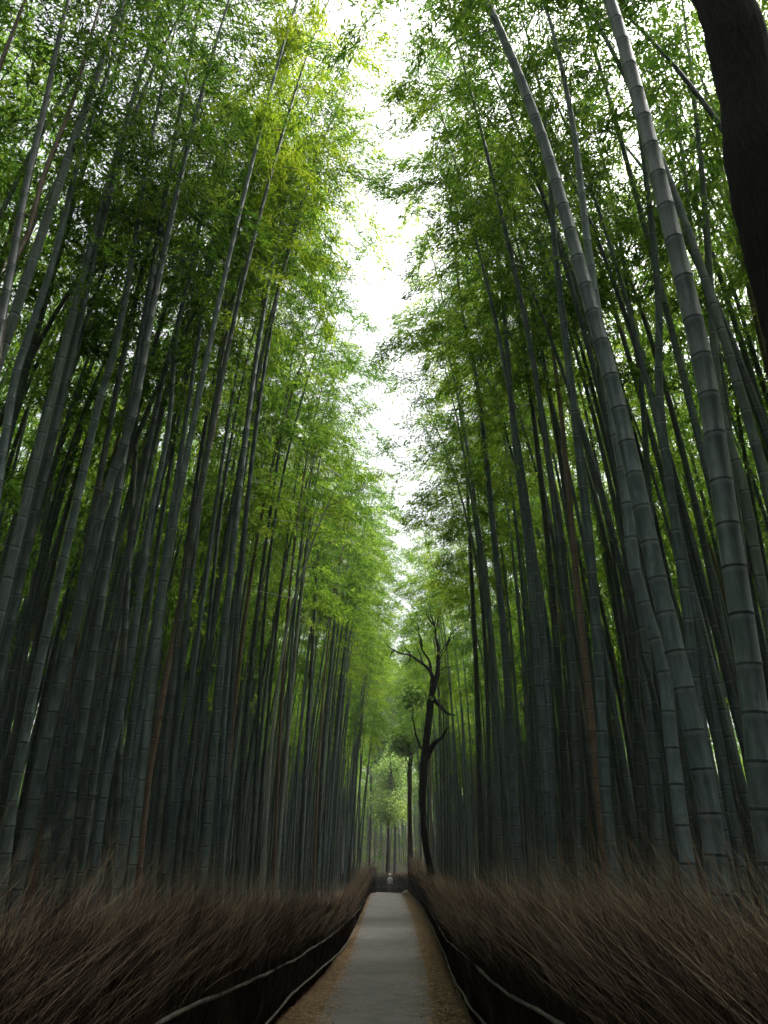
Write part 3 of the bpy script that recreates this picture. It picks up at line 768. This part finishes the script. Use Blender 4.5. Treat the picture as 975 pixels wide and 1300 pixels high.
# ------------------------------------------------------------------ trees
def limb(pxs, Yd, r, dy=0, n=26, jit=.03, grow=0):
    P = np.array([on_plane(px, py, Yd+dy*i_/max(1, len(pxs)-1)) for i_, (px, py) in enumerate(pxs)])
    C = catmull(P, n)
    rr = np.interp(np.linspace(0, 1, n), np.linspace(0, 1, len(r)), r)
    return C, rr
def leaf_cloud(centres, rad, n, size, flat=.7):
    V = []; nC = len(centres); ii = RNG.integers(0, nC, n)
    C = np.asarray(centres)[ii]; rr = np.asarray(rad)[ii]
    D = RNG.normal(0, 1, (n, 3)); D /= np.linalg.norm(D, axis=1)[:, None]
    P = C+D*(rr*RNG.random(n)**.45)[:, None]*np.array([1, 1, flat])
    L = RNG.uniform(size*.7, size*1.3, n)[:, None]; d = RNG.normal(0, 1, (n, 3)); d[:, 2] -= .4; d /= np.linalg.norm(d, axis=1)[:, None]
    s = np.cross(d, RNG.normal(0, 1, (n, 3))); s /= np.linalg.norm(s, axis=1)[:, None]
    V = np.stack([P, P+d*L*.45+s*L*.28, P+d*L, P+d*L*.45-s*L*.28], 1).reshape(-1, 3)
    tone = np.repeat(np.clip(RNG.normal(.5, .22, n), 0, 1), 4)
    return V, np.arange(n*4).reshape(-1, 4), tone
# crooked black tree behind the right fence
YT = 37.0
segs = [
 ([(551,1175),(549,1140),(547,1114),(543,1091),(538,1061),(536.5,1029),(537.6,992),(539,962),(542,935),(545,906),(547,886),(550,872)], [.24, .2, .175, .16, .15, .16, .175, .19, .17, .155, .17, .13], 0, 'trunk'),
 ([(549,880),(553,868),(557,852),(558,829),(554,811),(551,794),(547,780),(544,765)], [.14, .13, .10, .075, .055, .035, .015], .5, 'limb'),
 ([(548,880),(548.5,868),(547,854),(538,845),(521,832),(501,826),(488,817)], [.14, .11, .08, .06, .05, .03, .015], -3, 'limb'),
 ([(547,858),(546,840),(536,821),(533,800),(531,782)], [.07, .055, .04, .025, .012], 1.2, 'limb'),
 ([(541,962),(549,945),(558,935),(563,929),(568,922)], [.15, .13, .10, .07, .03], -.5, 'limb'),
 ([(549,886),(555,894),(562,902),(570,909),(580,912)], [.13, .11, .085, .06, .03], -.8, 'limb'),
 ([(538,955),(532,942),(527,932),(525,915),(524,898)], [.07, .05, .04, .03, .015], -.6, 'limb'),
 ([(558,835),(562,829),(568,815),(572,800)], [.06, .04, .03, .012], .6, 'limb'),
 ([(553,800),(556,782),(560,765)], [.04, .025, .01], .3, 'limb'),
]
for (a_, b_) in [((558,829),(585,800)),((554,811),(541,790)),((551,794),(562,776)),((538,845),(528,818)),((521,832),(512,812)),((501,826),(494,838)),((536,821),(524,800)),((557,852),(582,842)),((550,794),(538,762)),((521,832),(515,845)),((568,815),(588,790))]:
    mx_ = (a_[0]+b_[0])/2+random.uniform(-4, 4); my_ = (a_[1]+b_[1])/2+random.uniform(-4, 2)
    segs.append(([a_, (mx_, my_), b_], [.035, .022, .008], random.uniform(-.6, .6), 'twig'))
P0 = on_plane(551, 1175, YT); P0[2] = float(zg(P0[0], YT))-.1
t = thing('crooked_tree', P0, 'crooked black tree with twisting forked limbs rising behind the right fence', 'tree')
off = np.array(P0)
for pxs, r_, dy, nm in segs:
    C, rr = limb(pxs, YT, r_, dy)
    if nm == 'trunk': C[0] = off
    C = C+np.cumsum(RNG.normal(0, .012, C.shape), 0)
    V, F = tube(C-off, rr, 9, .08); obj(nm, mesh_np(nm, V, F, [M['bark']], True), t)
cent = [on_plane(px, py, YT-.6)-off for px, py in [(524, 890), (518, 884), (530, 880), (512, 890), (522, 876), (535, 888)]]
V, F, tone = leaf_cloud(cent, [.55]*6, 420, .2); obj('foliage', mesh_np('foliage', V, F, [M['leaf_far']], attrs={'tone': tone}), t)
cent = [on_plane(px, py, YT+.4)-off for px, py in [(545, 770), (552, 780), (531, 788), (562, 768), (536, 775)]]
V, F, tone = leaf_cloud(cent, [.7]*5, 420, .16); obj('foliage', mesh_np('foliage', V, F, [M['leaf_far']], attrs={'tone': tone}), t)

# big dark trunk leaning in at the upper right
YN = 4.2
pts_ = [(1092,1120),(1080,900),(1064,700),(1028,461),(1006,365),(985,300),(965,220),(950,115),(918,0)]
P = np.array([on_plane(*p, YN) for p in pts_])
B0 = P[0]+(P[0]-P[1])*np.array([1, 0, 0])*.5; B0[2] = float(zg(B0[0], YN))-.1
T = P[-1]-P[-2]; T /= np.linalg.norm(T); ext = [P[-1]+T*k+np.array([-.05*k, .1*k, 0]) for k in (1.5, 3.5, 6, 8)]
C = catmull([B0]+list(P)+ext, 90)
t = thing('dark_tree', B0, 'massive black tree trunk leaning in along the top right edge', 'tree')
rr = np.interp(np.linspace(0, 1, 90), [0, .06, .4, .7, 1], [.36, .27, .235, .2, .08])*(1+.03*np.sin(np.arange(90)*.9)+RNG.normal(0, .012, 90))
V, F = tube(C-B0, rr, 40, .022); obj('trunk', mesh_np('trunk', V, F, [M['bark_black']], True), t)
acc = Acc(); tops = []
for k in range(7):
    p = C[74+k*2]; a = k*2.1+random.random()
    d = np.array([math.cos(a), math.sin(a), .8]); L_ = random.uniform(1.5, 2.8)
    q = [p, p+d*L_*.5, p+d*L_+np.array([0, 0, .4])]; tops += [q[1], q[2]]
    V, F = tube(catmull(q, 8)-B0, np.linspace(.07, .015, 8), 6, .06); obj('limb', mesh_np('limb', V, F, [M['bark']], True), t)
V, F, tone = leaf_cloud([np.array(q)-B0 for q in tops], [1.1]*len(tops), 5000, .11); obj('foliage', mesh_np('foliage', V, F, [M['leaf_far']], attrs={'tone': tone}), t)

# trees at the end of the path
def far_tree(name, label, pxs, Yd, radii, mat, crown, nleaf, size=.3, crad=2.2):
    P = np.array([on_plane(*p, Yd) for p in pxs]); B0 = P[0].copy(); B0[2] = float(zg(B0[0], Yd))-.1
    t = thing(name, B0, label, 'tree')
    C = catmull([B0]+list(P[1:]), 30); rr = np.interp(np.linspace(0, 1, 30), np.linspace(0, 1, len(radii)), radii)
    V, F = tube(C-B0, rr, 8, .05); obj('trunk', mesh_np('trunk', V, F, [mat], True), t)
    cs = []
    for (px, py, dy) in crown:
        c = on_plane(px, py, Yd+dy); cs.append(c-B0)
        k = random.randrange(14, 29); q = C[k]-B0
        mid = (q+cs[-1])/2+np.array([0, 0, .3])
        V, F = tube(catmull([q, mid, cs[-1]], 8), np.linspace(.06, .012, 8), 5); obj('limb', mesh_np('limb', V, F, [mat], True), t)
    if cs:
        V, F, tone = leaf_cloud(cs, [crad*random.uniform(.7, 1.2) for _ in cs], nleaf, size)
        obj('crown', mesh_np('crown', V, F, [M['leaf_far']], attrs={'tone': tone}), t)
def cr(n, x0, x1, y0, y1, d=4): return [(random.uniform(x0, x1), random.uniform(y0, y1), random.uniform(-d, d)) for _ in range(n)]
far_tree('slender_tree', 'slender dark tree with pale yellow-green leaves directly behind the person', [(491,1132),(492,1085),(493,1040),(495,1000),(496,950)], 92, [.2, .17, .13, .09, .04], M['bark'], cr(12, 482, 512, 960, 1040, 2.5), 9000, .25, 1.7)
far_tree('brown_trunk_tree', 'straight brown tree trunk right of the path end, beside the black tree', [(521,1140),(520.5,1080),(520,1030),(520,990),(521,960),(522,900)], 66, [.21, .20, .18, .19, .15, .07], M['bark_brown'], cr(10, 506, 536, 870, 950, 2.5), 3500, .34, 1.5)
far_tree('leafy_tree', 'tall pale green leafy tree closing the view above the path end', [(500,1130),(502,1050),(506,960),(510,890)], 104, [.15, .13, .10, .05], M['bark'], cr(26, 478, 545, 850, 960, 5), 26000, .32, 2.6)
far_tree('leafy_tree', 'yellowish leafy tree behind the fork of the black tree', [(535,1130),(533,1050),(530,960),(528,860)], 112, [.15, .13, .10, .05], M['bark'], cr(26, 500, 590, 815, 960, 5), 24000, .34, 2.8)
far_tree('leafy_tree', 'leafy tree left of the path end behind the last left bamboos', [(468,1130),(470,1050),(472,960),(476,880)], 108, [.15, .13, .10, .05], M['bark'], cr(24, 430, 500, 850, 990, 5), 22000, .34, 2.8)

# small pale stone at the right end of the path
import bmesh
bm = bmesh.new(); bmesh.ops.create_icosphere(bm, subdivisions=3, radius=.22)
for v in bm.verts:
    v.co.z = v.co.z*.75+.1; v.co *= 1+.12*math.sin(v.co.x*17+v.co.y*11)+.06*math.sin(v.co.z*31)
me = bpy.data.meshes.new('marker_stone'); bm.to_mesh(me); bm.free(); me.materials.append(M['stone'])
p = ray_ground(515.5, 1136)
for poly in me.polygons: poly.use_smooth = True
o = obj('stone', me); o.location = (float(p[0])-.02, float(p[1]), float(zg(p[0], p[1]))); o['label'] = 'small pale stone lying at the right end of the path'; o['category'] = 'stone'

# ------------------------------------------------------------------ person
def solid(name, c, rough=.8):
    m, nt, out = newmat(name); b = nt.nodes.new('ShaderNodeBsdfPrincipled')
    f = noise(nt, 12, 2); cc = ramp(nt, f, [(.3, tuple(v*.85 for v in c)), (.7, c)])
    nt.links.new(cc, b.inputs['Base Color']); b.inputs['Roughness'].default_value = rough
    nt.links.new(b.outputs[0], out.inputs[0]); return m
def skin_obj(name, verts, edges, radii, mat, parent, sub=2, root=0):
    me = bpy.data.meshes.new(name); me.from_pydata(verts, edges, []); me.materials.append(mat)
    o = obj(name, me, parent)
    m = o.modifiers.new('skin', 'SKIN'); m.use_smooth_shade = True
    for i_, r_ in enumerate(radii):
        sv = me.skin_vertices[0].data[i_]; sv.radius = (r_, r_) if not isinstance(r_, tuple) else r_; sv.use_root = (i_ == root)
    s = o.modifiers.new('sub', 'SUBSURF'); s.levels = sub; s.render_levels = sub
    return o
def make_person():
    yp = 82.0; q = on_plane(495, 1125, yp); z = float(zg(q[0], yp))+.03
    t = thing('person', (q[0], yp, z), 'person in a white top and dark trousers walking at the far end of the path', 'person')
    mskin = solid('skin', (.5, .33, .25), .6); mw = solid('white_cotton', (.78, .78, .78)); mdk = solid('dark_cloth', (.03, .03, .035)); mh = solid('dark_hair', (.02, .015, .012))
    # body: pelvis root, spine, neck, head, arms with hands, legs with feet (walking)
    v = [(0, 0, .93), (0, 0, 1.12), (0, -.01, 1.3), (0, -.01, 1.42), (0, -.02, 1.49), (0, -.03, 1.57), (0, -.03, 1.67),
         (.18, -.01, 1.38), (.23, .03, 1.12), (.24, -.06, .88), (.24, -.09, .79),
         (-.18, -.01, 1.38), (-.23, -.05, 1.13), (-.24, -.16, .93), (-.24, -.19, .84),
         (.09, 0, .86), (.1, -.12, .48), (.1, -.06, .08), (.1, -.2, .03),
         (-.09, 0, .86), (-.1, .06, .48), (-.1, .26, .14), (-.1, .16, .03)]
    e = [(0, 1), (1, 2), (2, 3), (3, 4), (4, 5), (5, 6), (3, 7), (7, 8), (8, 9), (9, 10), (3, 11), (11, 12), (12, 13), (13, 14), (0, 15), (15, 16), (16, 17), (17, 18), (0, 19), (19, 20), (20, 21), (21, 22)]
    r_ = [.13, .12, .13, .09, .055, .085, .08, .06, .045, .035, .03, .06, .045, .035, .03, .085, .06, .042, .035, .085, .06, .042, .035]
    skin_obj('body', v, e, r_, mskin, t)
    tv = [(0, 0, .95), (0, 0, 1.12), (0, -.01, 1.3), (0, -.01, 1.41), (.18, -.01, 1.38), (.225, .02, 1.16), (-.18, -.01, 1.38), (-.225, -.04, 1.16)]
    skin_obj('shirt', tv, [(0, 1), (1, 2), (2, 3), (3, 4), (4, 5), (3, 6), (6, 7)], [.16, .145, .155, .1, .08, .065, .08, .065], mw, t)
    lv = [(0, 0, .95), (.09, 0, .84), (.1, -.12, .48), (.1, -.065, .12), (-.09, 0, .84), (-.1, .06, .48), (-.1, .24, .17)]
    skin_obj('trousers', lv, [(0, 1), (1, 2), (2, 3), (0, 4), (4, 5), (5, 6)], [.15, .11, .08, .06, .11, .08, .06], mdk, t)
    skin_obj('hair', [(0, .02, 1.6), (0, 0, 1.7), (0, -.05, 1.745)], [(0, 1), (1, 2)], [.075, .09, .05], mh, t)
    def ell(nm, c, s, mat, par=t):
        bm = bmesh.new(); bmesh.ops.create_uvsphere(bm, u_segments=16, v_segments=10, radius=1)
        for v_ in bm.verts: v_.co = Vector((c[0]+v_.co.x*s[0], c[1]+v_.co.y*s[1], c[2]+v_.co.z*s[2]))
        me = bpy.data.meshes.new(nm); bm.to_mesh(me); bm.free(); me.materials.append(mat); return obj(nm, me, par)
    ell('sun_hat', (0, -.03, 1.71), (.17, .18, .025), mw); ell('hat_crown', (0, -.03, 1.735), (.095, .1, .07), mw)
    for s in (-1, 1): ell('shoe', (s*.1, (-.16 if s > 0 else .2), .04), (.05, .13, .045), mdk)
make_person()

# ------------------------------------------------------------------ air
HZ = .0009
if HZ:
    m = bpy.data.materials.new('damp_air'); m.use_nodes = True; n_ = m.node_tree; n_.nodes.clear()
    o_ = n_.nodes.new('ShaderNodeOutputMaterial'); v_ = n_.nodes.new('ShaderNodeVolumePrincipled')
    v_.inputs['Color'].default_value = (.86, .92, .9, 1); v_.inputs['Density'].default_value = HZ; v_.inputs['Anisotropy'].default_value = .2
    n_.links.new(v_.outputs[0], o_.inputs['Volume'])
    a, b_, c, d, e, f = -40, 40, -30, 142, -2.4, 33
    V = [(x, y, z) for x in (a, b_) for y in (c, d) for z in (e, f)]
    me = bpy.data.meshes.new('haze'); me.from_pydata(V, [], [(0, 1, 3, 2), (4, 6, 7, 5), (0, 4, 5, 1), (2, 3, 7, 6), (0, 2, 6, 4), (1, 5, 7, 3)]); me.materials.append(m)
    o = obj('haze', me); o['kind'] = 'stuff'; o['label'] = 'thin damp air filling the grove'
# ------------------------------------------------------------------ light
w = bpy.data.worlds.new('World'); SC.world = w; w.use_nodes = True
nt = w.node_tree; nt.nodes.clear()
SUN_EL, SUN_AZ = R(60), R(48)      # azimuth from +Y toward +X
sky = nt.nodes.new('ShaderNodeTexSky'); sky.sky_type = 'NISHITA'; sky.sun_disc = False
sky.sun_elevation = SUN_EL; sky.sun_rotation = SUN_AZ; sky.air_density = 1.0; sky.dust_density = 6.0; sky.ozone_density = .6
hs = nt.nodes.new('ShaderNodeHueSaturation'); hs.inputs['Saturation'].default_value = .22
bg = nt.nodes.new('ShaderNodeBackground'); bg.inputs['Strength'].default_value = .15
wo = nt.nodes.new('ShaderNodeOutputWorld')
nt.links.new(sky.outputs[0], hs.inputs['Color']); nt.links.new(hs.outputs[0], bg.inputs[0]); nt.links.new(bg.outputs[0], wo.inputs[0])
ld = bpy.data.lights.new('sun', 'SUN'); ld.energy = 1.5; ld.angle = R(14); ld.color = (1, .96, .9)
lo = bpy.data.objects.new('sun', ld); COL.objects.link(lo); lo.location = (0, 0, 40)
dv = Vector((math.sin(SUN_AZ)*math.cos(SUN_EL), math.cos(SUN_AZ)*math.cos(SUN_EL), math.sin(SUN_EL)))
lo.rotation_euler = dv.to_track_quat('Z', 'Y').to_euler()

SC.view_settings.view_transform = 'Standard'; SC.view_settings.look = 'None'; SC.view_settings.gamma = 1
SC.view_settings.exposure = 1.3
cy = SC.cycles
cy.max_bounces = 7; cy.diffuse_bounces = 3; cy.glossy_bounces = 2; cy.transmission_bounces = 5; cy.transparent_max_bounces = 4; cy.volume_bounces = 0
cy.use_denoising = True
cy.caustics_reflective = False; cy.caustics_refractive = False
cy.use_adaptive_sampling = True; cy.adaptive_threshold = .025; cy.adaptive_min_samples = 16
